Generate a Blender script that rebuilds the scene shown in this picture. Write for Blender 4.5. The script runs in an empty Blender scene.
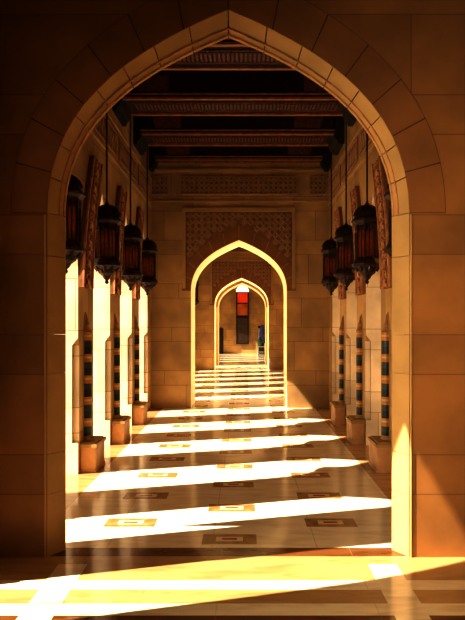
import bpy, bmesh, math, random
from mathutils import Vector
random.seed(5)
C = bpy.context.scene.collection
PI = math.pi
XC = -0.115            # middle of the passage
W = 1.67               # half width of the passage
def rx(r): return XC + r
def wx(s): return -1.765 if s < 0 else 1.58     # inner faces of the side walls

# ------------------------------------------------------------------ materials
def new_mat(name):
    m = bpy.data.materials.new(name); m.use_nodes = True
    nt = m.node_tree
    return m, nt, nt.nodes['Principled BSDF']
def N(nt, typ, **kw):
    n = nt.nodes.new(typ)
    for k, v in kw.items(): setattr(n, k, v)
    return n
def mth(nt, op, a, b=None, c=None):
    n = N(nt, 'ShaderNodeMath', operation=op)
    for i, v in enumerate((a, b, c)):
        if v is None: continue
        if isinstance(v, (int, float)): n.inputs[i].default_value = v
        else: nt.links.new(v, n.inputs[i])
    return n.outputs[0]
def mix(nt, f, a, b, blend='MIX'):
    n = N(nt, 'ShaderNodeMix', data_type='RGBA', blend_type=blend)
    for s, v in ((0, f), (6, a), (7, b)):
        if isinstance(v, (int, float)): n.inputs[s].default_value = v
        elif isinstance(v, tuple): n.inputs[s].default_value = (*v, 1)
        else: nt.links.new(v, n.inputs[s])
    return n.outputs[2]
def mottled(nt, base, amt=.25, scale=3.0, vec=None):
    no = N(nt, 'ShaderNodeTexNoise'); no.inputs['Scale'].default_value = scale; no.inputs['Detail'].default_value = 6
    if vec is not None: nt.links.new(vec, no.inputs['Vector'])
    dark = tuple(c*(1-amt) for c in base); lite = tuple(min(1, c*(1+amt*.5)) for c in base)
    mr = N(nt, 'ShaderNodeMapRange'); mr.inputs[1].default_value = .35; mr.inputs[2].default_value = .65
    nt.links.new(no.outputs[0], mr.inputs[0])
    return mix(nt, mr.outputs[0], dark, lite), no
def simple(name, col, rough=.6, metal=0, amt=.2, scale=6, bump=0, emit=None, es=0):
    m, nt, b = new_mat(name)
    tc = N(nt, 'ShaderNodeTexCoord')
    c, no = mottled(nt, col, amt, scale, tc.outputs['Object'])
    nt.links.new(c, b.inputs['Base Color'])
    b.inputs['Roughness'].default_value = rough; b.inputs['Metallic'].default_value = metal
    if bump:
        bp = N(nt, 'ShaderNodeBump'); bp.inputs['Strength'].default_value = bump; bp.inputs['Distance'].default_value = .01
        nt.links.new(no.outputs[0], bp.inputs['Height']); nt.links.new(bp.outputs[0], b.inputs['Normal'])
    if emit: b.inputs['Emission Color'].default_value = (*emit, 1); b.inputs['Emission Strength'].default_value = es
    return m
def ashlar(name, base, joint=(.16, .07, .02), rough=.75, blk=.95):
    """sandstone laid in alternating tall and low courses"""
    m, nt, b = new_mat(name)
    g = N(nt, 'ShaderNodeNewGeometry')
    sp = N(nt, 'ShaderNodeSeparateXYZ'); nt.links.new(g.outputs['Position'], sp.inputs[0])
    sn = N(nt, 'ShaderNodeSeparateXYZ'); nt.links.new(g.outputs['True Normal'], sn.inputs[0])
    isx = mth(nt, 'GREATER_THAN', mth(nt, 'ABSOLUTE', sn.outputs[0]), .6)
    u = mth(nt, 'ADD', mth(nt, 'MULTIPLY', isx, sp.outputs[1]),
            mth(nt, 'MULTIPLY', mth(nt, 'SUBTRACT', 1, isx), sp.outputs[0]))
    z = mth(nt, 'DIVIDE', mth(nt, 'SUBTRACT', sp.outputs[2], .425-8.2), .82)
    fr = mth(nt, 'FRACT', z); row = mth(nt, 'FLOOR', z)
    hi = mth(nt, 'GREATER_THAN', fr, .335)
    rid = mth(nt, 'ADD', mth(nt, 'MULTIPLY', row, 2), hi)
    l1 = mth(nt, 'LESS_THAN', fr, .010)
    l2 = mth(nt, 'LESS_THAN', mth(nt, 'ABSOLUTE', mth(nt, 'SUBTRACT', fr, .335)), .005)
    uu = mth(nt, 'ADD', mth(nt, 'DIVIDE', u, blk), mth(nt, 'MULTIPLY', rid, .43))
    fu = mth(nt, 'FRACT', mth(nt, 'ADD', uu, 50)); cu = mth(nt, 'FLOOR', uu)
    l3 = mth(nt, 'LESS_THAN', fu, .009/blk)
    jm = mth(nt, 'MAXIMUM', mth(nt, 'MAXIMUM', l1, l2), l3)
    notup = mth(nt, 'LESS_THAN', mth(nt, 'ABSOLUTE', sn.outputs[2]), .5)
    jm = mth(nt, 'MULTIPLY', jm, notup)
    cx = N(nt, 'ShaderNodeCombineXYZ'); nt.links.new(rid, cx.inputs[0]); nt.links.new(cu, cx.inputs[1])
    wn = N(nt, 'ShaderNodeTexWhiteNoise'); nt.links.new(cx.outputs[0], wn.inputs[0])
    c, no = mottled(nt, base, .22, 2.2, g.outputs['Position'])
    v = mth(nt, 'ADD', mth(nt, 'MULTIPLY', wn.outputs[0], .24), .86)
    hs = N(nt, 'ShaderNodeHueSaturation'); nt.links.new(c, hs.inputs['Color']); nt.links.new(v, hs.inputs['Value'])
    col = mix(nt, mth(nt, 'MULTIPLY', jm, .75), hs.outputs[0], joint)
    nt.links.new(col, b.inputs['Base Color'])
    b.inputs['Roughness'].default_value = rough
    no2 = N(nt, 'ShaderNodeTexNoise'); no2.inputs['Scale'].default_value = 60
    nt.links.new(g.outputs['Position'], no2.inputs['Vector'])
    bp = N(nt, 'ShaderNodeBump'); bp.inputs['Strength'].default_value = .25; bp.inputs['Distance'].default_value = .004
    nt.links.new(mth(nt, 'SUBTRACT', no2.outputs[0], mth(nt, 'MULTIPLY', jm, 3)), bp.inputs['Height'])
    nt.links.new(bp.outputs[0], b.inputs['Normal'])
    return m
def marble(name, base, vein, rough=.13, sx=.75, sy=.75, line=(.35, .22, .1), strength=.45):
    m, nt, b = new_mat(name)
    g = N(nt, 'ShaderNodeNewGeometry')
    sp = N(nt, 'ShaderNodeSeparateXYZ'); nt.links.new(g.outputs['Position'], sp.inputs[0])
    mp = N(nt, 'ShaderNodeMapping'); mp.inputs['Scale'].default_value = (1.2, 5, 1)
    nt.links.new(g.outputs['Position'], mp.inputs[0])
    no = N(nt, 'ShaderNodeTexNoise'); no.inputs['Scale'].default_value = 2.2; no.inputs['Detail'].default_value = 8; no.inputs['Distortion'].default_value = .6
    nt.links.new(mp.outputs[0], no.inputs['Vector'])
    mr = N(nt, 'ShaderNodeMapRange'); mr.inputs[1].default_value = .45; mr.inputs[2].default_value = .68
    nt.links.new(no.outputs[0], mr.inputs[0])
    c = mix(nt, mr.outputs[0], base, vein)
    fx = mth(nt, 'FRACT', mth(nt, 'DIVIDE', mth(nt, 'ADD', sp.outputs[0], 50-XC+sx/2), sx))
    fy = mth(nt, 'FRACT', mth(nt, 'DIVIDE', mth(nt, 'ADD', sp.outputs[1], 50), sy))
    ln = mth(nt, 'MAXIMUM', mth(nt, 'LESS_THAN', fx, .008), mth(nt, 'LESS_THAN', fy, .010))
    c = mix(nt, mth(nt, 'MULTIPLY', ln, strength), c, line)
    nt.links.new(c, b.inputs['Base Color'])
    b.inputs['Roughness'].default_value = rough
    b.inputs['Specular IOR Level'].default_value = .6
    return m
def banded(name):
    """glazed mosaic bands: dark blue, amber, cream"""
    m, nt, b = new_mat(name)
    tc = N(nt, 'ShaderNodeTexCoord'); sp = N(nt, 'ShaderNodeSeparateXYZ')
    nt.links.new(tc.outputs['Object'], sp.inputs[0])
    f = mth(nt, 'FRACT', mth(nt, 'DIVIDE', sp.outputs[2], .235))
    rp = N(nt, 'ShaderNodeValToRGB'); rp.color_ramp.interpolation = 'CONSTANT'
    e = rp.color_ramp.elements
    e[0].position = 0; e[0].color = (.012, .022, .03, 1)
    e[1].position = .62; e[1].color = (.60, .25, .04, 1)
    for p, c in ((.34, (.04, .06, .06, 1)), (.80, (.66, .50, .28, 1)), (.88, (.60, .25, .04, 1))):
        x = e.new(p); x.color = c
    nt.links.new(f, rp.inputs[0])
    ck = N(nt, 'ShaderNodeTexVoronoi'); ck.inputs['Scale'].default_value = 45
    nt.links.new(tc.outputs['Object'], ck.inputs['Vector'])
    nt.links.new(mix(nt, .35, rp.outputs[0], ck.outputs['Color'], 'MULTIPLY'), b.inputs['Base Color'])
    b.inputs['Roughness'].default_value = .3
    return m
M = {}
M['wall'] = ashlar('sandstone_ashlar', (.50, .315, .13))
M['wall_front'] = ashlar('sandstone_ashlar_shaded', (.31, .145, .038), blk=2.9)  # same sandstone, its colour darkened for the shade of the near room
M['reveal'] = ashlar('sunlit_sandstone_ashlar', (.88, .76, .58), joint=(.4, .24, .12))  # wall sandstone with sunlight put into the colour of the reveals
M['ring'] = simple('arch_stone', (.47, .30, .12), .7, amt=.15, scale=3)
M['ring_lit'] = simple('lit_arch_stone', (.86, .72, .46), .7, amt=.08, scale=3)  # cream tone paints in the bright light on the far jambs
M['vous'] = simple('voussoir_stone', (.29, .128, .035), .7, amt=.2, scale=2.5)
M['joint'] = simple('joint_mortar', (.10, .04, .015), .9)
M['carve'] = simple('carved_stone', (.52, .25, .11), .8, amt=.35, scale=14, bump=.5)
M['carve_bg'] = simple('carved_stone_ground', (.27, .125, .05), .9, amt=.2, scale=10)
M['carve_lt'] = simple('carved_relief_stone', (.42, .24, .11), .8, amt=.15, scale=10)
M['plinth'] = simple('plinth_stone', (.62, .36, .17), .55, amt=.2, scale=5)
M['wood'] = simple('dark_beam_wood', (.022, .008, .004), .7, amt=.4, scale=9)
M['wood_lt'] = simple('gilded_beam_edge', (.36, .14, .05), .5, amt=.3, scale=12)
M['wood_red'] = simple('painted_beam_panel', (.17, .05, .02), .6, amt=.4, scale=25)
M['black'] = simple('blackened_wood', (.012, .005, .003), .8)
M['brass'] = simple('aged_bronze', (.055, .028, .016), .45, metal=.6, amt=.4, scale=30, bump=.3)
M['glass'] = simple('amber_glass', (.20, .03, .01), .25, amt=.5, scale=14, emit=(1, .10, .02), es=.012)
def glow_glass():
    m, nt, b = new_mat('amber_glass')
    tc = N(nt, 'ShaderNodeTexCoord'); sp = N(nt, 'ShaderNodeSeparateXYZ'); nt.links.new(tc.outputs['Object'], sp.inputs[0])
    g = mth(nt, 'MAXIMUM', mth(nt, 'SUBTRACT', 1, mth(nt, 'DIVIDE', mth(nt, 'ABSOLUTE', mth(nt, 'SUBTRACT', sp.outputs[2], .50)), .20)), 0)
    c, no = mottled(nt, (.16, .022, .006), .5, 22, tc.outputs['Object'])
    nt.links.new(c, b.inputs['Base Color']); b.inputs['Roughness'].default_value = .25
    b.inputs['Emission Color'].default_value = (1, .14, .025, 1)
    nt.links.new(mth(nt, 'MULTIPLY', g, .08), b.inputs['Emission Strength'])
    return m
M['glass'] = glow_glass()
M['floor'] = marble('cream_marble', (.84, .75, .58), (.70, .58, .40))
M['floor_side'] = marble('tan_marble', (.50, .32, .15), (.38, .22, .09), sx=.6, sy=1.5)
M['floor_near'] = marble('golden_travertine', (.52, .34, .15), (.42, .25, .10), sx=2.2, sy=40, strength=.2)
M['white_marble'] = marble('white_marble', (.85, .74, .52), (.70, .54, .33), sx=.9, sy=9, strength=.2)
M['brown_marble'] = marble('brown_marble', (.20, .085, .025), (.12, .045, .012), rough=.12, sx=.9, sy=9, strength=.3)
M['inlay'] = simple('inlay_brown_stone', (.42, .24, .09), .15, amt=.3, scale=12)
M['inlay_c'] = simple('inlay_pale_stone', (.80, .62, .40), .15, amt=.1, scale=20)
M['inlay_r'] = simple('inlay_red_stone', (.42, .10, .04), .15, amt=.2, scale=20)
M['court'] = simple('court_paving', (.78, .62, .42), .9, amt=.1, scale=1)
M['mosaic'] = banded('mosaic_bands')
M['red_glass'] = simple('red_window_glass', (.60, .08, .01), .3, amt=.4, scale=3, emit=(1, .05, .01), es=.5)
M['orange_glass'] = simple('orange_window_glass', (.45, .12, .02), .3, amt=.5, scale=3, emit=(1, .16, .02), es=.13)
M['white_glass'] = simple('bright_window_glass', (.95, .9, .8), .3, emit=(1, .86, .6), es=2.5)
M['grille'] = simple('grey_window_grille', (.12, .075, .05), .6)
M['door'] = simple('dark_door_wood', (.02, .008, .004), .6)
M['ladder'] = simple('white_painted_metal', (.80, .76, .70), .4, amt=.05)
M['cloth'] = simple('blue_violet_cloth', (.10, .11, .42), .9, amt=.4, scale=6)
M['cloth2'] = simple('green_cloth', (.08, .25, .12), .9, amt=.4, scale=6)

# ------------------------------------------------------------------ helpers
def obj(name, bm, mats, parent=None, loc=None, smooth=False):
    if not isinstance(mats, (list, tuple)): mats = [mats]
    bmesh.ops.recalc_face_normals(bm, faces=bm.faces)
    me = bpy.data.meshes.new(name); bm.to_mesh(me); bm.free()
    for m in mats: me.materials.append(m)
    if smooth:
        for p in me.polygons: p.use_smooth = True
    o = bpy.data.objects.new(name, me); C.objects.link(o)
    if loc is not None: o.location = loc
    if parent: o.parent = parent
    return o
def struct(name, bm, mats, parent=None, label=None):
    o = obj(name, bm, mats, parent)
    if not parent: o['kind'] = 'structure'
    if label: o['label'] = label; o['category'] = name.split('_')[0]
    return o
def thing(name, label, cat, loc=(0, 0, 0), group=None):
    o = bpy.data.objects.new(name, None); C.objects.link(o); o.empty_display_size = .1
    o.location = loc; o['label'] = label; o['category'] = cat
    if group: o['group'] = group
    return o
def box(bm, x0, x1, y0, y1, z0, z1, mi=0):
    v = [bm.verts.new((x, y, z)) for x in (x0, x1) for y in (y0, y1) for z in (z0, z1)]
    for f in ((0, 1, 3, 2), (4, 6, 7, 5), (0, 4, 5, 1), (2, 3, 7, 6), (0, 2, 6, 4), (1, 5, 7, 3)):
        bm.faces.new([v[i] for i in f]).material_index = mi
def prism(bm, poly, d0, d1, f, mi=0):
    """poly of (u,h); f(u,h,d) -> xyz"""
    a = [bm.verts.new(f(u, h, d0)) for u, h in poly]; b = [bm.verts.new(f(u, h, d1)) for u, h in poly]
    n = len(poly)
    bm.faces.new(a).material_index = mi; bm.faces.new(b[::-1]).material_index = mi
    for i in range(n):
        j = (i+1) % n
        bm.faces.new((a[i], b[i], b[j], a[j])).material_index = mi
def lathe(bm, prof, seg=8, cx=0, cy=0, rot=0, mi=0, cap=True):
    rings = []
    for r, z in prof:
        rings.append([bm.verts.new((cx+r*math.cos(rot+2*PI*k/seg), cy+r*math.sin(rot+2*PI*k/seg), z)) for k in range(seg)])
    for a, b in zip(rings, rings[1:]):
        for k in range(seg):
            l = (k+1) % seg
            bm.faces.new((a[k], a[l], b[l], b[k])).material_index = mi
    if cap:
        bm.faces.new(rings[0][::-1]).material_index = mi; bm.faces.new(rings[-1]).material_index = mi
def tube(bm, a, b, r, seg=6, mi=0):
    a = Vector(a); b = Vector(b); d = (b-a).normalized()
    s = Vector((1, 0, 0)) if abs(d.x) < .8 else Vector((0, 1, 0))
    u = d.cross(s).normalized(); w = d.cross(u)
    R = [[bm.verts.new(p + r*(math.cos(2*PI*k/seg)*u + math.sin(2*PI*k/seg)*w)) for k in range(seg)] for p in (a, b)]
    for k in range(seg):
        l = (k+1) % seg; bm.faces.new((R[0][k], R[0][l], R[1][l], R[1][k])).material_index = mi
    bm.faces.new(R[0][::-1]).material_index = mi; bm.faces.new(R[1]).material_index = mi

P_WIDE = ((1, 0), (1, .50), (.60, .78), (0, 1))
P_LANCET = ((1, 0), (1, .42), (.46, .74), (0, 1))
def bez(P, t):
    a, b, c, d = (1-t)**3, 3*t*(1-t)**2, 3*t*t*(1-t), t**3
    return (a*P[0][0]+b*P[1][0]+c*P[2][0]+d*P[3][0], a*P[0][1]+b*P[1][1]+c*P[2][1]+d*P[3][1])
def arch_half(w, hs, ha, n=14, P=P_WIDE):
    """right half, springing -> apex"""
    return [(w*bez(P, i/n)[0], hs+(ha-hs)*bez(P, i/n)[1]) for i in range(n+1)]
def arch_pts(w, hs, ha, n=14, P=P_WIDE, base=0.0):
    r = arch_half(w, hs, ha, n, P)
    l = [(-u, h) for u, h in r]
    return [(-w, base)] + l + r[-2::-1] + [(w, base)]
def pierce(bm, pts, uc, u0, u1, top, d0, d1, f, mi=0, mi_rev=0, d1pts=None, base=0.0):
    """slab u0..u1 x base..top with an arch-shaped hole; d1pts: hole outline on the far side"""
    q = d1pts or pts
    for fr, (d, P) in enumerate(((d0, pts), (d1, q))):
        lo = [bm.verts.new(f(uc+u, h, d)) for u, h in P]
        hi = [bm.verts.new(f(uc+u, top, d)) for u, h in P]
        for i in range(1, len(P)-2):
            bm.faces.new((lo[i], lo[i+1], hi[i+1], hi[i])).material_index = mi
        for (ua, ub) in ((u0, uc+P[0][0]), (uc+P[-1][0], u1)):
            vs = [bm.verts.new(f(a, b, d)) for a, b in ((ua, base), (ub, base), (ub, top), (ua, top))]
            bm.faces.new(vs).material_index = mi
    A = [bm.verts.new(f(uc+u, h, d0)) for u, h in pts]; B = [bm.verts.new(f(uc+u, h, d1)) for u, h in q]
    for i in range(len(pts)-1):
        bm.faces.new((A[i], A[i+1], B[i+1], B[i])).material_index = mi_rev
    for a, b in (((u0, base), (u0, top)), ((u0, top), (u1, top)), ((u1, top), (u1, base))):
        bm.faces.new([bm.verts.new(f(*p)) for p in ((*a, d0), (*b, d0), (*b, d1), (*a, d1))]).material_index = mi
FY = lambda u, h, d: (u, d, h)          # wall across the passage (u=x, d=y)
FX = lambda u, h, d: (d, u, h)          # wall along the passage (u=y, d=x)

def ring_blocks(bm, w0, hs, ha0, w1, ha1, d0, d1, f, uc, nblk=9, gap=.006, P=P_WIDE, d0o=None, jamb=None, sub=3):
    """voussoirs between an inner and an outer arch line; d0 = front of the inner rim, d0o = front of the outer rim"""
    d0o = d0 if d0o is None else d0o
    def pt(w, ha, t): x, y = bez(P, t); return (w*x, hs+(ha-hs)*y)
    for s in (-1, 1):
        for k in range(nblk):
            t0, t1 = k/nblk, (k+1)/nblk
            g = gap/((ha0-hs)*1.3)
            ts = [t0+g+(t1-t0-2*g)*i/sub for i in range(sub+1)]
            I = [pt(w0, ha0, t) for t in ts]; O = [pt(w1, ha1, t) for t in ts]
            for i in range(sub):
                q = [(*I[i], d0), (*I[i+1], d0), (*O[i+1], d0o), (*O[i], d0o)]
                fr = [bm.verts.new(f(uc+s*a, b, c)) for a, b, c in q]
                bk = [bm.verts.new(f(uc+s*a, b, d1)) for a, b, c in q]
                bm.faces.new(fr); bm.faces.new(bk[::-1])
                for e in range(4):
                    if e == 1 and i < sub-1: continue
                    if e == 3 and i > 0: continue
                    g2 = (e+1) % 4
                    bm.faces.new((fr[e], fr[g2], bk[g2], bk[e]))
        if jamb:
            zs = jamb
            for a, b in zip(zs, zs[1:]):
                q = [(w0, a+gap*.5, d0), (w0, b-gap*.5, d0), (w1, b-gap*.5, d0o), (w1, a+gap*.5, d0o)]
                fr = [bm.verts.new(f(uc+s*u, h, c)) for u, h, c in q]
                bk = [bm.verts.new(f(uc+s*u, h, d1)) for u, h, c in q]
                bm.faces.new(fr); bm.faces.new(bk[::-1])
                for e in range(4):
                    g2 = (e+1) % 4; bm.faces.new((fr[e], fr[g2], bk[g2], bk[e]))
def ribbon(bm, w, hs, ha, r, d, f, uc, P=P_WIDE, n=20, base=0.0):
    """thin roll moulding along an arch line"""
    pts = arch_pts(w, hs, ha, n, P, base)[1:-1]
    for a, b in zip(pts, pts[1:]):
        tube(bm, f(uc+a[0], a[1], d), f(uc+b[0], b[1], d), r, 5)

# ------------------------------------------------------------------ the near cross wall and arch
TOP = 5.25
YN0, YN1 = 4.10, 4.24
NW, NS, NA = 1.237, 2.35, 3.74           # front outline of the near arch
bm = bmesh.new()
pts_front = arch_pts(NW, NS, NA)
pts_back = arch_pts(NW, NS, NA)
pierce(bm, pts_front, XC, -1.775, 2.8, TOP, YN0, YN1, FY, 0, 0, pts_back)
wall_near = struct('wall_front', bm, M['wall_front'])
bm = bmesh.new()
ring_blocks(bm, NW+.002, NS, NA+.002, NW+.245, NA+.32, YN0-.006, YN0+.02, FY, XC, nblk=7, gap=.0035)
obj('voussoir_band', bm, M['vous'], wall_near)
bm = bmesh.new()
ring_blocks(bm, NW+.002, NS, NA+.002, NW+.249, NA+.325, YN0-.003, YN0+.02, FY, XC, nblk=7, gap=0)
obj('mortar_joints', bm, M['joint'], wall_near)
# splayed ring inside the arch
RW, RA = NW-.085, NA-.125
bm = bmesh.new()
ring_blocks(bm, RW, NS, RA, NW, NA, YN0+.125, YN1, FY, XC, nblk=8, gap=.003, d0o=YN0, jamb=[0, .425, .70, 1.25, 1.52, 2.06, 2.35])
obj('arch_ring', bm, M['ring'], wall_near)
bm = bmesh.new()
ribbon(bm, RW+.006, NS, RA+.008, .007, YN0+.115, FY, XC)
ribbon(bm, RW+.028, NS, RA+.036, .006, YN0+.08, FY, XC)
obj('rim_moulding', bm, M['carve'], wall_near)
bm = bmesh.new()
for s in (-1, 1):
    x = XC+s*(NW+.012); tube(bm, (x, YN0-.004, 0), (x, YN0-.004, NS-.01), .007, 6)
obj('corner_bead', bm, M['ring'], wall_near)

# ------------------------------------------------------------------ arcades to the left and right
OP = .435; OS = 2.06; OA = 3.20           # side lancets
TH = .50
lpts = arch_pts(OP, OS, OA, 10, P_LANCET)
bays = [4.36]+[7.41+1.5*k for k in range(-1, 3)]                  # first stretch: 4.41 .. 10.41
bays2 = [12.35+1.46*k for k in range(0, 6)]
bays3 = [21.8+1.42*k for k in range(0, 7)]
baysN = [3.27]
def arcade(name, side, xin, mids, y0, y1, OP=OP, TH=TH, OA=OA):
    """solid wall y0..y1 pierced by lancets; piers between have a stopped notch at the near corner"""
    xo = xin + side*TH
    lpts = arch_pts(OP, OS, OA, 10, P_LANCET)
    bm = bmesh.new()
    edges = [y0] + [(a+b)/2 for a, b in zip(mids, mids[1:])] + [y1]
    for m, a, b in zip(mids, edges, edges[1:]):
        # upper wall (above pier level) with the arch head
        up = [(u, h) for u, h in lpts if h >= 1.5]
        up = [(-OP, 1.5)] + up + [(OP, 1.5)]
        lm = a-m
        if lm > -OP:                       # a cross wall cuts this lancet: start it at the cut
            kept = [p for p in up if p[0] > lm]
            i = up.index(kept[0]); p, q = up[i-1], up[i]
            hc = p[1]+(lm-p[0])/(q[0]-p[0])*(q[1]-p[1])
            lo = [(lm+1e-4, 1.5), (lm+1e-4, hc)]+kept
            pierce(bm, lo, m, a, b, TOP, xin, xo, FX, 0, 1, base=1.5)
        else:
            pierce(bm, up, m, a, b, TOP, xin, xo, FX, 0, 1, base=1.5)
    # piers as prisms
    lim = [(y0, mids[0]-OP)] + [(p+OP, q-OP) for p, q in zip(mids, mids[1:])] + [(mids[-1]+OP, y1)]
    for a, b in lim:
        if b-a < .03: continue
        box(bm, min(xin, xo), max(xin, xo), a, b, 0, .33)
        box(bm, min(xin, xo), max(xin, xo), a, b, 1.44, 1.5)
        nx, ny = .065, .04
        def sec(nn, z):
            k = nn
            return [(xin, a+ny*k), (xin+side*nx*k, a+ny*k), (xin+side*nx*k, a), (xo, a), (xo, b), (xin, b)]
        def loft(sa, za, sb, zb):
            A = [bm.verts.new((x, y, za)) for x, y in sa]; B = [bm.verts.new((x, y, zb)) for x, y in sb]
            bm.faces.new(A); bm.faces.new(B[::-1])
            for i in range(6):
                j = (i+1) % 6; bm.faces.new((A[i], A[j], B[j], B[i]))
        if b-a > .3:
            loft(sec(1, 0), .33, sec(1, 0), 1.36); loft(sec(1, 0), 1.36, sec(.02, 0), 1.44)
        else:
            box(bm, min(xin, xo), max(xin, xo), a, b, .33, 1.44)
    # sun-brightened copy of the wall stone on the camera-facing reveals
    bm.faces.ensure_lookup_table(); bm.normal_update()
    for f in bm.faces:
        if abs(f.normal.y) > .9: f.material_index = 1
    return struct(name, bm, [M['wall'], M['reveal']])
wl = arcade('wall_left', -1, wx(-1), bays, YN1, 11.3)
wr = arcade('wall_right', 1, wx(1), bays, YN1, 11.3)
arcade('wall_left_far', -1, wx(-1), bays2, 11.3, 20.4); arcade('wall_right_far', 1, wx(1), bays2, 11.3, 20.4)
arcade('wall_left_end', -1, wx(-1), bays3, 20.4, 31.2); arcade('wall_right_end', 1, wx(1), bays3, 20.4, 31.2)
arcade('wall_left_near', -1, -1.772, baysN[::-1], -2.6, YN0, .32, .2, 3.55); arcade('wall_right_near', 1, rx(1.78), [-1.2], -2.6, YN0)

# carved bands that rise along the near edge of each lancet, friezes on the wall top
def band_parts(side, m):
    """thing-local carving on the passage face"""
    xin = wx(side)
    parent = wl if side < 0 else wr
    c0 = m-.75                                    # pier centre
    # centre line of the band: from the pier up and away from the camera
    def cl(t):
        h = 1.98+(3.50-1.98)*t
        y = c0-.32 + .47*t**1.7
        return y, h
    bw = .40
    n = 22
    bm = bmesh.new()
    d0, d1 = xin+.0*side, xin-side*.045
    L = [cl(i/n) for i in range(n+1)]
    for (y0, h0), (y1, h1) in zip(L, L[1:]):
        prism(bm, [(y0, h0), (y0+bw, h0), (y1+bw, h1), (y1, h1)], d0, d1, FX)
    bmesh.ops.remove_doubles(bm, verts=bm.verts, dist=1e-5)
    b = obj('carved_band', bm, M['carve_bg'], parent)
    bm = bmesh.new()
    for e in (.0, bw-.035):
        for (y0, h0), (y1, h1) in zip(L, L[1:]):
            prism(bm, [(y0+e, h0), (y0+e+.035, h0), (y1+e+.035, h1), (y1+e, h1)], d1, d1-side*.02, FX)
    k = 14                                         # scrolling vine
    for i in range(k):
        t = (i+.5)/k; y, h = cl(t); yc = y+bw/2; s = 1 if i % 2 else -1
        prev = None
        for j in range(8):
            a = PI*(-.15+1.25*j/7)
            p = (d1-side*.012, yc+s*(.085-.035*j/7)*math.cos(a)-s*.02, h-.02+(.06-.02*j/7)*math.sin(a))
            if prev: tube(bm, prev, p, .013, 5)
            prev = p
        tube(bm, (d1-side*.012, yc-s*.09, h-.05), (d1-side*.012, yc+s*.05, h+.04), .012, 5)
    obj('vine_relief', bm, M['carve'], b)
for side in (-1, 1):
    for m in bays[1:]+[bays[-1]+1.5]:
        if m < 11.5: band_parts(side, m)
for side in (-1, 1):
    xin = wx(side); parent = wl if side < 0 else wr
    for m in bays:
        a, b = m-.64+.1, m+.64+.1
        if b > 11.2: b = 11.15
        bm = bmesh.new()
        d = xin-side*.012
        box(bm, min(xin, d), max(xin, d), a, b, 3.86, 4.20)
        fp = obj('frieze_panel', bm, M['carve_bg'], parent)
        bm = bmesh.new()
        d2 = d-side*.014
        for z0, z1 in ((3.86, 3.885), (4.175, 4.20)): box(bm, min(d, d2), max(d, d2), a, b, z0, z1)
        for y0, y1 in ((a, a+.025), (b-.025, b)): box(bm, min(d, d2), max(d, d2), y0, y1, 3.885, 4.175)
        nn = 9; st = (b-a-.05)/nn
        for i in range(nn):
            y = a+.025+st*(i+.5)
            for r in (.10, .05):
                P = [(y-r*.7, 4.03), (y, 4.03+r*1.2), (y+r*.7, 4.03), (y, 4.03-r*1.2)]
                for p, q in zip(P, P[1:]+P[:1]):
                    tube(bm, (d-side*.006, p[0], p[1]), (d-side*.006, q[0], q[1]), .009, 4)
        obj('frieze_relief', bm, M['carve_lt'], fp)
    # string course under and over the friezes
    bm = bmesh.new()
    for z in (3.78, 4.27):
        d = xin-side*.02; box(bm, min(xin, d), max(xin, d), YN1, 11.3, z, z+.035)
    obj('string_course', bm, M['ring'], parent)

# ------------------------------------------------------------------ farther cross walls
def lattice(bm, x0, x1, z0, z1, y, step, keep, r=.008):
    nx = round((x1-x0)/step); nz = round((z1-z0)/step)
    sx = (x1-x0)/nx; sz = (z1-z0)/nz
    for i in range(nx):
        for j in range(nz):
            cx = x0+sx*(i+.5); cz = z0+sz*(j+.5)
            if not keep(cx, cz): continue
            a = sx*.5; b = sz*.5
            dia = [(cx-a, cz), (cx, cz+b), (cx+a, cz), (cx, cz-b)]
            for p, q in zip(dia, dia[1:]+dia[:1]): tube(bm, (p[0], y, p[1]), (q[0], y, q[1]), r, 4)
            if (i+j) % 2:
                for dx, dz in ((a*.6, 0), (0, b*.6), (a*.45, b*.45), (a*.45, -b*.45)):
                    tube(bm, (cx-dx, y, cz-dz), (cx+dx, y, cz+dz), r*.9, 4)
            else:
                h = [(cx+a*.5*math.cos(t*PI/3), cz+b*.5*math.sin(t*PI/3)) for t in range(6)]
                for p, q in zip(h, h[1:]+h[:1]): tube(bm, (p[0], y, p[1]), (q[0], y, q[1]), r*.9, 4)
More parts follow.
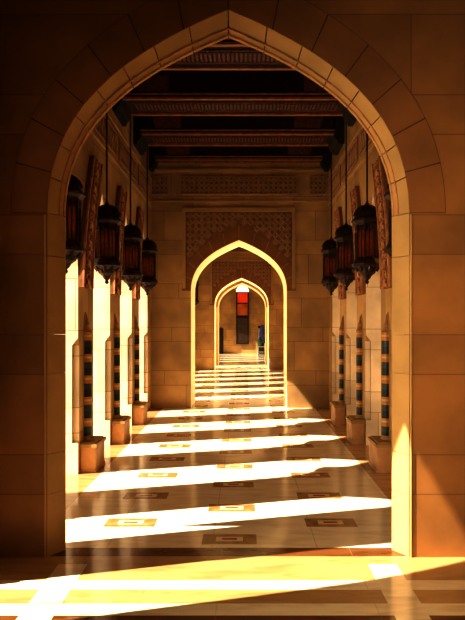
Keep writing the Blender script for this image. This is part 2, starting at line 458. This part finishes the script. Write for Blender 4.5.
def cross_wall(name, y0, th, w, hs, ha, detail=True, rev='ring_lit'):
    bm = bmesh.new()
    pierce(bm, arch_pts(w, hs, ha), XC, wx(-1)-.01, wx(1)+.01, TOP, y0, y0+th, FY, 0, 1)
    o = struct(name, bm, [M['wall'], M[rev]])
    bm = bmesh.new()
    ring_blocks(bm, w+.004, hs, ha+.004, w+.17, ha+.27, y0-.012, y0+.01, FY, XC, nblk=6, gap=.004)
    obj('voussoir_band', bm, M['vous'], o)
    ox, oz = 1.06, 3.77
    def hb(x):                                       # height of the voussoir line over x
        u = abs(x-XC)
        best = hs
        for p, q in zip(arch_half(w+.17, hs, ha+.27), arch_half(w+.17, hs, ha+.27)[1:]):
            if q[0] <= u <= p[0]:
                t = (p[0]-u)/max(1e-6, p[0]-q[0]); best = p[1]+t*(q[1]-p[1])
        return best if u < w+.17 else hs
    # sunk spandrel panel: frame + dark ground + lattice
    bm = bmesh.new()
    n = 24; xs = [rx(-1.0)+2.0*i/n for i in range(n+1)]
    for a, b in zip(xs, xs[1:]):
        prism(bm, [(a, max(2.62, hb(a))), (b, max(2.62, hb(b))), (b, 3.69), (a, 3.69)], y0-.010, y0+.005, FY)
    pn = obj('spandrel_panel', bm, M['carve_bg'], o)
    bm = bmesh.new()
    for a, b, c, d in ((-1.06, 1.06, 3.69, 3.77), (-1.06, -1.0, 2.25, 3.69), (1.0, 1.06, 2.25, 3.69)):
        box(bm, rx(a), rx(b), y0-.035, y0+.005, c, d)
    obj('panel_frame', bm, M['ring'], o)
    if detail:
        bm = bmesh.new()
        lattice(bm, rx(-.98), rx(.98), 2.72, 3.67, y0-.016, .118, lambda x, z: z > hb(x)+.07, .0105)
        obj('lattice_relief', bm, M['carve_lt'], pn)
    # frieze: centre panel and two side panels
    for a, b in ((-1.10, 1.10), (-1.65, -1.33), (1.33, 1.65)):
        bm = bmesh.new(); box(bm, rx(a), rx(b), y0-.01, y0+.005, 4.02, 4.36)
        fp = obj('frieze_panel', bm, M['carve_bg'], o)
        if detail:
            bm = bmesh.new()
            lattice(bm, rx(a)+.03, rx(b)-.03, 4.05, 4.33, y0-.016, .094, lambda x, z: True, .009)
            for z in (4.02, 4.34): box(bm, rx(a), rx(b), y0-.03, y0-.008, z, z+.02)
            for x in (a, b-.02): box(bm, rx(x), rx(x+.02), y0-.03, y0-.008, 4.04, 4.34)
            obj('frieze_relief', bm, M['carve_lt'], fp)
    if detail:
        bm = bmesh.new()
        box(bm, wx(-1), wx(1), y0-.03, y0, 4.45, 4.50); box(bm, wx(-1), wx(1), y0-.02, y0, 3.88, 3.91)
        obj('string_course', bm, M['ring'], o)
    return o
cross_wall('wall_middle', 11.3, .95, .904, 2.2, 3.16)
cross_wall('wall_far', 20.4, .95, .92, 2.2, 3.13)
cross_wall('wall_farther', 23.0, 1.1, .92, 2.2, 3.13, detail=False)

# end wall with its window and doors
bm = bmesh.new(); box(bm, -3, 3, 31.2, 31.5, 0, TOP)
wend = struct('wall_end', bm, M['wall'])
YE = 31.2
bm = bmesh.new()                                                       # window, x 236..249 px
s = YE/600
def px(x): return (x-245)*s
def pz(y): return 1.6+(323-y)*s
wx0, wx1 = px(236.2), px(248.8)
for a, b, c, d in ((wx0, wx0+.06, pz(343), pz(292)), (wx1-.06, wx1, pz(343), pz(292)), (wx0, wx1, pz(343)-.06, pz(343)),
                   (wx0, wx1, pz(318), pz(315.5)), (wx0, wx1, pz(303.8), pz(302.8)), (wx0, wx1, pz(293), pz(292))):
    box(bm, a, b, YE-.10, YE, c, d)
win = struct('window_1', bm, M['wood'])
wc, ww = (wx0+wx1)/2, (wx1-wx0)/2
bm = bmesh.new()
for i in range(16):
    a0, a1 = PI*i/16, PI*(i+1)/16
    prism(bm, [(wc, pz(292)), (wc+ww*math.cos(a0), pz(292)+ww*math.sin(a0)*1.05), (wc+ww*math.cos(a1), pz(292)+ww*math.sin(a1)*1.05)], YE-.06, YE-.03, FY)
obj('fanlight_pane', bm, M['white_glass'], win)['label'] = 'glaring white semicircular pane'
bm = bmesh.new(); box(bm, wx0+.06, wx1-.06, YE-.05, YE-.03, pz(302.8), pz(293)); obj('pane', bm, M['red_glass'], win)['label'] = 'red glass pane'
bm = bmesh.new(); box(bm, wx0+.06, wx1-.06, YE-.05, YE-.03, pz(315.5), pz(303.8)); obj('pane', bm, M['orange_glass'], win)['label'] = 'orange glass pane'
bm = bmesh.new()
box(bm, wx0+.06, wx1-.06, YE-.045, YE-.03, pz(343), pz(318))
for i in range(7):
    x = wx0+.08+(wx1-wx0-.16)*i/6; box(bm, x-.012, x+.012, YE-.08, YE-.045, pz(343), pz(318))
obj('grille', bm, M['grille'], win)
for nm, x0, x1, y0 in (('door_1', 216, 223.3, 328), ('door_2', 258.0, 264.5, 326)):
    bm = bmesh.new()
    box(bm, px(x0), px(x1), YE-.06, YE, 0, pz(y0)); box(bm, px(x0)+.05, px(x1)-.05, YE-.08, YE-.06, .12, .9)
    box(bm, px(x0)+.05, px(x1)-.05, YE-.08, YE-.06, 1.0, pz(y0)-.1)
    d = struct(nm, bm, M['door'])
    bm = bmesh.new(); lathe(bm, [(.02, 0), (.035, .02), (.035, .05), (.02, .07)], 8); h = obj('door_handle', bm, M['brass'], d, (px(x1)-.09, YE-.10, .95))

# ------------------------------------------------------------------ floor
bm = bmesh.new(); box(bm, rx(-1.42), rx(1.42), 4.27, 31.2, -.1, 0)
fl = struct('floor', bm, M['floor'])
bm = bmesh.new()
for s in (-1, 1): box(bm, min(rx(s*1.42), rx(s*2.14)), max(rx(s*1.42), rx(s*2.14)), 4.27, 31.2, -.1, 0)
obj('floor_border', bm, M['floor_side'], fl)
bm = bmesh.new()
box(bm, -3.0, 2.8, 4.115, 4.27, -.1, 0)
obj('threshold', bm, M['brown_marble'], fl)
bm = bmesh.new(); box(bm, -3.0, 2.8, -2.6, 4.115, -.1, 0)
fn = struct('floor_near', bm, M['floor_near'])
bm = bmesh.new()
box(bm, rx(-1.55), rx(1.55), 3.60, 3.73, -.05, .0015)
box(bm, rx(-1.55), rx(1.55), 3.28, 3.42, -.05, .0015)
for s in (-1, 1):
    a, b = sorted((rx(s*.93), rx(s*1.12)))
    box(bm, a, b, 3.73, 3.98, -.05, .0015); box(bm, a, b, 3.42, 3.60, -.05, .0015); box(bm, a, b, -2.5, 3.28, -.05, .0015)
obj('inlay_strip', bm, M['white_marble'], fn)
bm = bmesh.new()
box(bm, rx(-.93), rx(.93), 2.1, 3.28, -.05, .001)
for s in (-1, 1):
    a, b = sorted((rx(s*1.12), rx(s*1.9))); box(bm, a, b, 2.0, 3.28, -.05, .001)
obj('brown_slab', bm, M['brown_marble'], fn)
# inlaid plaques, three staggered files
def plaque(x, y):
    bm = bmesh.new()
    box(bm, x-.2, x+.2, y-.10, y+.10, -.02, .0015, 0)
    box(bm, x-.10, x+.10, y-.045, y+.045, -.02, .0025, 1)
    box(bm, x-.055, x+.055, y-.018, y+.018, -.02, .0035, 2)
    obj('inlaid_plaque', bm, [M['inlay'], M['inlay_c'], M['inlay_r']], fl)
for k in range(22):
    for s in (-1, 1): plaque(rx(s*.80), 4.81+.75*k)
    plaque(rx(0), 4.44+.75*k)

# ------------------------------------------------------------------ outside courts (sunlit paving)
bm = bmesh.new()
box(bm, -30, rx(-2.14), -12, 45, -.14, -.02)
struct('ground', bm, M['court'])
bm = bmesh.new(); box(bm, rx(2.14), 9, -12, 45, -.14, -.02)
struct('ground_right', bm, M['court'])
bm = bmesh.new(); box(bm, 6.5, 6.9, -12, 45, 0, 6)
struct('wall_court', bm, M['wall'])

# ------------------------------------------------------------------ ceiling and beams
bm = bmesh.new(); box(bm, -3.3, 3.1, -2.6, 31.5, TOP, TOP+.2)
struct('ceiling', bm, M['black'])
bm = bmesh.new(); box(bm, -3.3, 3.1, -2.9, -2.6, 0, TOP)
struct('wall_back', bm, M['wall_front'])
BZ = 4.58
names = ['nearest the arch, cut off by its apex', 'second from the near arch', 'third from the near arch', 'last, running against the carved cross wall', ]
def beam(y0, y1, label):
    t = thing('ceiling_beam', label, 'beam', (XC, (y0+y1)/2, BZ), 'carved ceiling beams over the passage')
    hw = (y1-y0)/2
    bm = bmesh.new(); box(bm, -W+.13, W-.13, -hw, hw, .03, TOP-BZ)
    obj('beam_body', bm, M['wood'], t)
    bm = bmesh.new()
    for a, b in ((-hw, -hw+.055), (hw-.055, hw)): box(bm, -W+.13, W-.13, a, b, -.0, .03)
    box(bm, -W+.13, W-.13, -hw-.02, -hw, .055, .075)
    obj('gilded_edge', bm, M['wood_lt'], t)
    if hw > .2:
        bm = bmesh.new()
        k = 56
        for i in range(k):
            x = -1.4+2.8*(i+.5)/k
            box(bm, x-.013, x+.013, -.11, .11, .005, .03)
        for y in (-.15, .15): box(bm, -1.45, 1.45, y-.008, y+.008, .01, .03)
        obj('soffit_dentils', bm, M['wood_red'], t)
    for s in (-1, 1):
        bm = bmesh.new()
        a, b = sorted((s*.90, s*1.36))
        prism(bm, [(a+(.06 if s < 0 else 0), .10), (b-(.06 if s > 0 else 0), .10), (b, .31), (a, .31)], -hw-.015, -hw-.001, FY)
        for i in range(4):
            x = a+.05+(b-a-.1)*(i+.5)/4
            prism(bm, [(x-.04, .2), (x, .14), (x+.04, .2), (x, .27)], -hw-.025, -hw-.015, FY)
        obj('carved_panel', bm, M['wood_red'], t)
        bm = bmesh.new()                                  # bracket where the beam meets the wall
        xs = s*(W-.002); x1 = s*(W-.16)
        prof = [(xs, -.15), (xs-s*.07, -.15), (xs-s*.09, -.10), (x1+s*.03, -.06), (x1, .02), (x1, .35), (xs, .35)]
        prism(bm, prof, -hw, hw, FY)
        obj('bracket', bm, M['black'], t)
beam(6.42, 7.08, 'dark carved ceiling beam seen highest, under the apex of near arch')
beam(7.98, 8.64, 'dark carved ceiling beam, second down from the near arch apex')
beam(9.48, 10.12, 'dark carved ceiling beam, third down from the near arch apex')
beam(10.98, 11.24, 'narrow dark ceiling beam set against the carved cross wall')

# ------------------------------------------------------------------ plinths and mosaic columns
place = ['nearest', 'middle', 'farthest']
def make_plinth(x, y, side, label):
    t = thing('stone_plinth', label, 'plinth', (x, y, 0), 'stone plinths along the passage')
    a, b = sorted((0, -side*.168))
    bm = bmesh.new(); box(bm, a, b, -.21, .21, .03, .27)
    bmesh.ops.bevel(bm, geom=[e for e in bm.edges if abs((e.verts[0].co-e.verts[1].co).z) > .1], offset=.012, affect='EDGES')
    obj('plinth_block', bm, M['plinth'], t)
    bm = bmesh.new(); box(bm, min(a, -side*.174), max(b, -side*.174), -.215, .215, 0, .03); obj('plinth_foot', bm, M['plinth'], t)
    bm = bmesh.new()
    x2 = -side*.182; x3 = -side*.155
    lo, hi = sorted((0, x2)); box(bm, lo, hi, -.222, .222, .27, .305)
    lo, hi = sorted((0, x3)); box(bm, lo, hi, -.195, .195, .305, .32)
    obj('plinth_cap', bm, M['ring'], t)
def make_column(x, y, side, label):
    t = thing('mosaic_column', label, 'column', (x, y, .32), 'striped mosaic columns on plinths')
    bm = bmesh.new(); lathe(bm, [(.055, .04), (.055, 1.17)], 14, -side*.02)
    obj('shaft', bm, M['mosaic'], t, smooth=False)
    bm = bmesh.new(); lathe(bm, [(.07, 0), (.07, .02), (.058, .035), (.058, .045)], 14, -side*.02); obj('base', bm, M['ring'], t)
    bm = bmesh.new()
    lathe(bm, [(.056, 1.17), (.060, 1.18), (.042, 1.2), (.030, 1.24), (.034, 1.26), (.018, 1.30), (.010, 1.34), (.004, 1.38)], 12, -side*.02)
    obj('finial', bm, M['carve_lt'], t)
    bm = bmesh.new()                                     # pointed frame of the niche
    H = arch_half(.080, 1.12, 1.40, 8, P_LANCET)
    P = [(-.088, .0)]+[(-u, h) for u, h in H]+H[-2::-1]+[(.088, 0)]
    for p, q in zip(P, P[1:]): tube(bm, (-side*.006, p[0], p[1]), (-side*.006, q[0], q[1]), .006, 5)
    obj('niche_frame', bm, M['ring'], t)
for side, sn in ((-1, 'left'), (1, 'right')):
    for i in range(3):
        y = 6.62+1.5*i; x = wx(side)
        make_plinth(x, y, side, f'tan stone plinth under the {place[i]} striped column on the {sn}')
        make_column(x, y, side, f'dark blue and amber banded column, {place[i]} on the {sn} side')

# ------------------------------------------------------------------ lanterns
def make_lantern():
    t = thing('hanging_lantern', 'x', 'lantern')
    # local origin at the finial tip, total body height .98
    bm = bmesh.new()
    lathe(bm, [(.006, 0), (.022, .02), (.014, .045), (.032, .065), (.05, .10), (.085, .13), (.10, .17), (.135, .20), (.165, .215), (.168, .245), (.15, .255), (.142, .29), (.135, .30)], 8, rot=PI/8)
    for k in range(8):                                   # scalloped skirt
        a = PI/8+2*PI*(k+.5)/8
        tube(bm, (.135*math.cos(a), .135*math.sin(a), .215), (.10*math.cos(a), .10*math.sin(a), .155), .012, 5)
    obj('bottom_bowl', bm, M['brass'], t)
    bm = bmesh.new(); lathe(bm, [(.110, .29), (.110, .735)], 8, rot=PI/8, cap=False); obj('glass', bm, M['glass'], t)
    bm = bmesh.new()
    for k in range(8):
        a = PI/8+2*PI*k/8; p = (.120*math.cos(a), .120*math.sin(a))
        tube(bm, (*p, .24), (*p, .77), .011, 6)
        a2 = PI/8+2*PI*(k+1)/8; q = (.120*math.cos(a2), .120*math.sin(a2))
        m_ = ((p[0]+q[0])/2*.97, (p[1]+q[1])/2*.97)
        tube(bm, (*m_, .25), (*m_, .745), .005, 4)
        for z in (.31, .64): tube(bm, (p[0]*.97, p[1]*.97, z), (q[0]*.97, q[1]*.97, z), .008, 4)
        # pierced pointed head over each pane
        tube(bm, (p[0]*.97, p[1]*.97, .62), (*m_, .73), .01, 4); tube(bm, (q[0]*.97, q[1]*.97, .62), (*m_, .73), .01, 4)
        tube(bm, (p[0], p[1], .765), (p[0]*1.28, p[1]*1.28, .78), .008, 4)
    obj('cage', bm, M['brass'], t)
    bm = bmesh.new()
    lathe(bm, [(.125, .70), (.13, .72), (.15, .735), (.168, .75), (.170, .775), (.150, .785), (.142, .80), (.150, .81), (.138, .82)], 8, rot=PI/8)
    obj('cornice', bm, M['brass'], t)
    bm = bmesh.new()
    lathe(bm, [(.138, .815), (.134, .85), (.116, .89), (.085, .925), (.045, .95), (.022, .96), (.026, .97), (.012, .985), (.012, 1.0)], 16)
    for k in range(8):
        a = 2*PI*k/8
        pr = [(.140, .82), (.136, .85), (.118, .89), (.087, .925), (.047, .95)]
        for (r0, z0), (r1, z1) in zip(pr, pr[1:]):
            tube(bm, (r0*math.cos(a), r0*math.sin(a), z0), (r1*math.cos(a), r1*math.sin(a), z1), .006, 4)
    obj('dome', bm, M['brass'], t)
    bm = bmesh.new(); tube(bm, (0, 0, .99), (0, 0, TOP-2.07), .011, 6)
    lathe(bm, [(.05, TOP-2.07-.05), (.05, TOP-2.07-.002)], 10)
    obj('rod', bm, M['brass'], t)
    for ch in t.children: ch.scale = (1.14, 1.14, 1) if ch.name.split('.')[0] != 'rod' else (1, 1, 1)
    return t
proto = None
LN = {5.91: 'partly hidden behind the near arch, {s} side', 7.41: 'largest in full view on the {s}, nearest the camera',
      8.91: 'second in full view on the {s} side', 10.41: 'farthest on the {s}, hanging beside the carved cross wall',
      19.7: 'tiny one far down the passage, {s} side'}
for side, sn in ((-1, 'left'), (1, 'right')):
    for y, l in LN.items():
        if y > 15 and side > 0: continue
        lab = 'dark bronze lantern, ' + l.format(s=sn)
        loc = (rx(-1.555 if side < 0 else 1.59)+(side*.05 if y < 6 else 0), y-.16, 2.07)
        if proto is None:
            proto = make_lantern(); t = proto
        else:
            t = proto.copy(); C.objects.link(t)
            for ch in proto.children:
                c = ch.copy(); c.parent = t; C.objects.link(c)
        t.location = loc; t['label'] = lab; t['category'] = 'lantern'; t['group'] = 'bronze lanterns hanging along the passage'

# ------------------------------------------------------------------ stepladder at the far end
ly = 29.2; ls = ly/600
lad = thing('stepladder', 'white ladder standing by the right side of the far end wall', 'ladder', ((261.5-245)*ls, ly, 0))
for s_ in (-1, 1):
    bm = bmesh.new(); tube(bm, (s_*.17, -.25, 0), (s_*.12, .05, 1.35), .022, 6); obj('rail', bm, M['ladder'], lad)
    bm = bmesh.new(); tube(bm, (s_*.17, .35, 0), (s_*.12, .07, 1.35), .018, 6); obj('rear_leg', bm, M['ladder'], lad)
for i in range(5):
    z = .2+.25*i; f = z/1.35
    bm = bmesh.new(); w_ = .17-.05*f; yy = -.25+.3*f
    box(bm, -w_, w_, yy-.03, yy+.03, z-.02, z+.02); obj('rung', bm, M['ladder'], lad)
bm = bmesh.new(); lathe(bm, [(.15, .62), (.17, .8), (.15, 1.05), (.16, 1.2), (.11, 1.42), (.05, 1.50)], 12, .02, .0)
for v in bm.verts: v.co.y *= .45
c = obj('hanging_cloth', bm, M['cloth'], None, (lad.location.x+.03, ly-.22, 0), True)
c['label'] = 'bundle of blue violet cloth hung over the white ladder'; c['category'] = 'cloth'
bm = bmesh.new(); lathe(bm, [(.08, .50), (.10, .62), (.09, .78), (.04, .84)], 10, 0, 0)
c = obj('hanging_cloth', bm, M['cloth2'], None, (lad.location.x-.10, ly-.41, 0), True)
c['label'] = 'small green cloth hanging low on the white ladder'; c['category'] = 'cloth'

# ------------------------------------------------------------------ light
sd = bpy.data.lights.new('sun', 'SUN'); so = bpy.data.objects.new('sun', sd); C.objects.link(so)
sd.energy = 19; sd.angle = .009; sd.color = (1, .90, .74)
dv = Vector((1, .28, -.86)).normalized()
so.rotation_euler = dv.to_track_quat('-Z', 'Y').to_euler()
w = bpy.data.worlds.new('world'); bpy.context.scene.world = w; w.use_nodes = True
bg = w.node_tree.nodes['Background']
bg.inputs[0].default_value = (1.0, .80, .56, 1); bg.inputs[1].default_value = .95
def area(name, loc, tgt, sx, sy, e, col=(1, .85, .6)):
    l = bpy.data.lights.new(name, 'AREA'); l.shape = 'RECTANGLE'; l.size = sx; l.size_y = sy; l.energy = e; l.color = col
    o = bpy.data.objects.new(name, l); C.objects.link(o); o.location = loc
    o.rotation_euler = (Vector(tgt)-Vector(loc)).to_track_quat('-Z', 'Y').to_euler()
    return o
for i, y in enumerate((12.75, 21.85)):
    for s_ in (-1, 1):
        area('arch_fill', (rx(s_*1.45), y, 1.4), (rx(-s_*.6), y-.9, 1.9), .5, 2.2, 60 if i == 0 else 120)  # added fill lamps, out of view, to brighten the far arch jambs

area('right_wall_fill', (rx(-1.6), .6, 1.4), (1.9, 4.1, 1.3), .8, 1.6, 85).data.spread = math.radians(75)  # added fill lamp, unseen, lifting the right part of the front wall

# ------------------------------------------------------------------ camera
cd = bpy.data.cameras.new('camera'); co = bpy.data.objects.new('camera', cd); C.objects.link(co)
cd.sensor_fit = 'VERTICAL'; cd.sensor_height = 36; cd.sensor_width = 36; cd.lens = 36*600/620
cd.shift_x = -(245-232.5)/620; cd.shift_y = (323-310)/620
co.location = (0, 0, 1.6); co.rotation_euler = (PI/2, 0, 0)
bpy.context.scene.camera = co
vs = bpy.context.scene.view_settings
vs.view_transform = 'Standard'; vs.look = 'None'; vs.exposure = 0; vs.gamma = .67
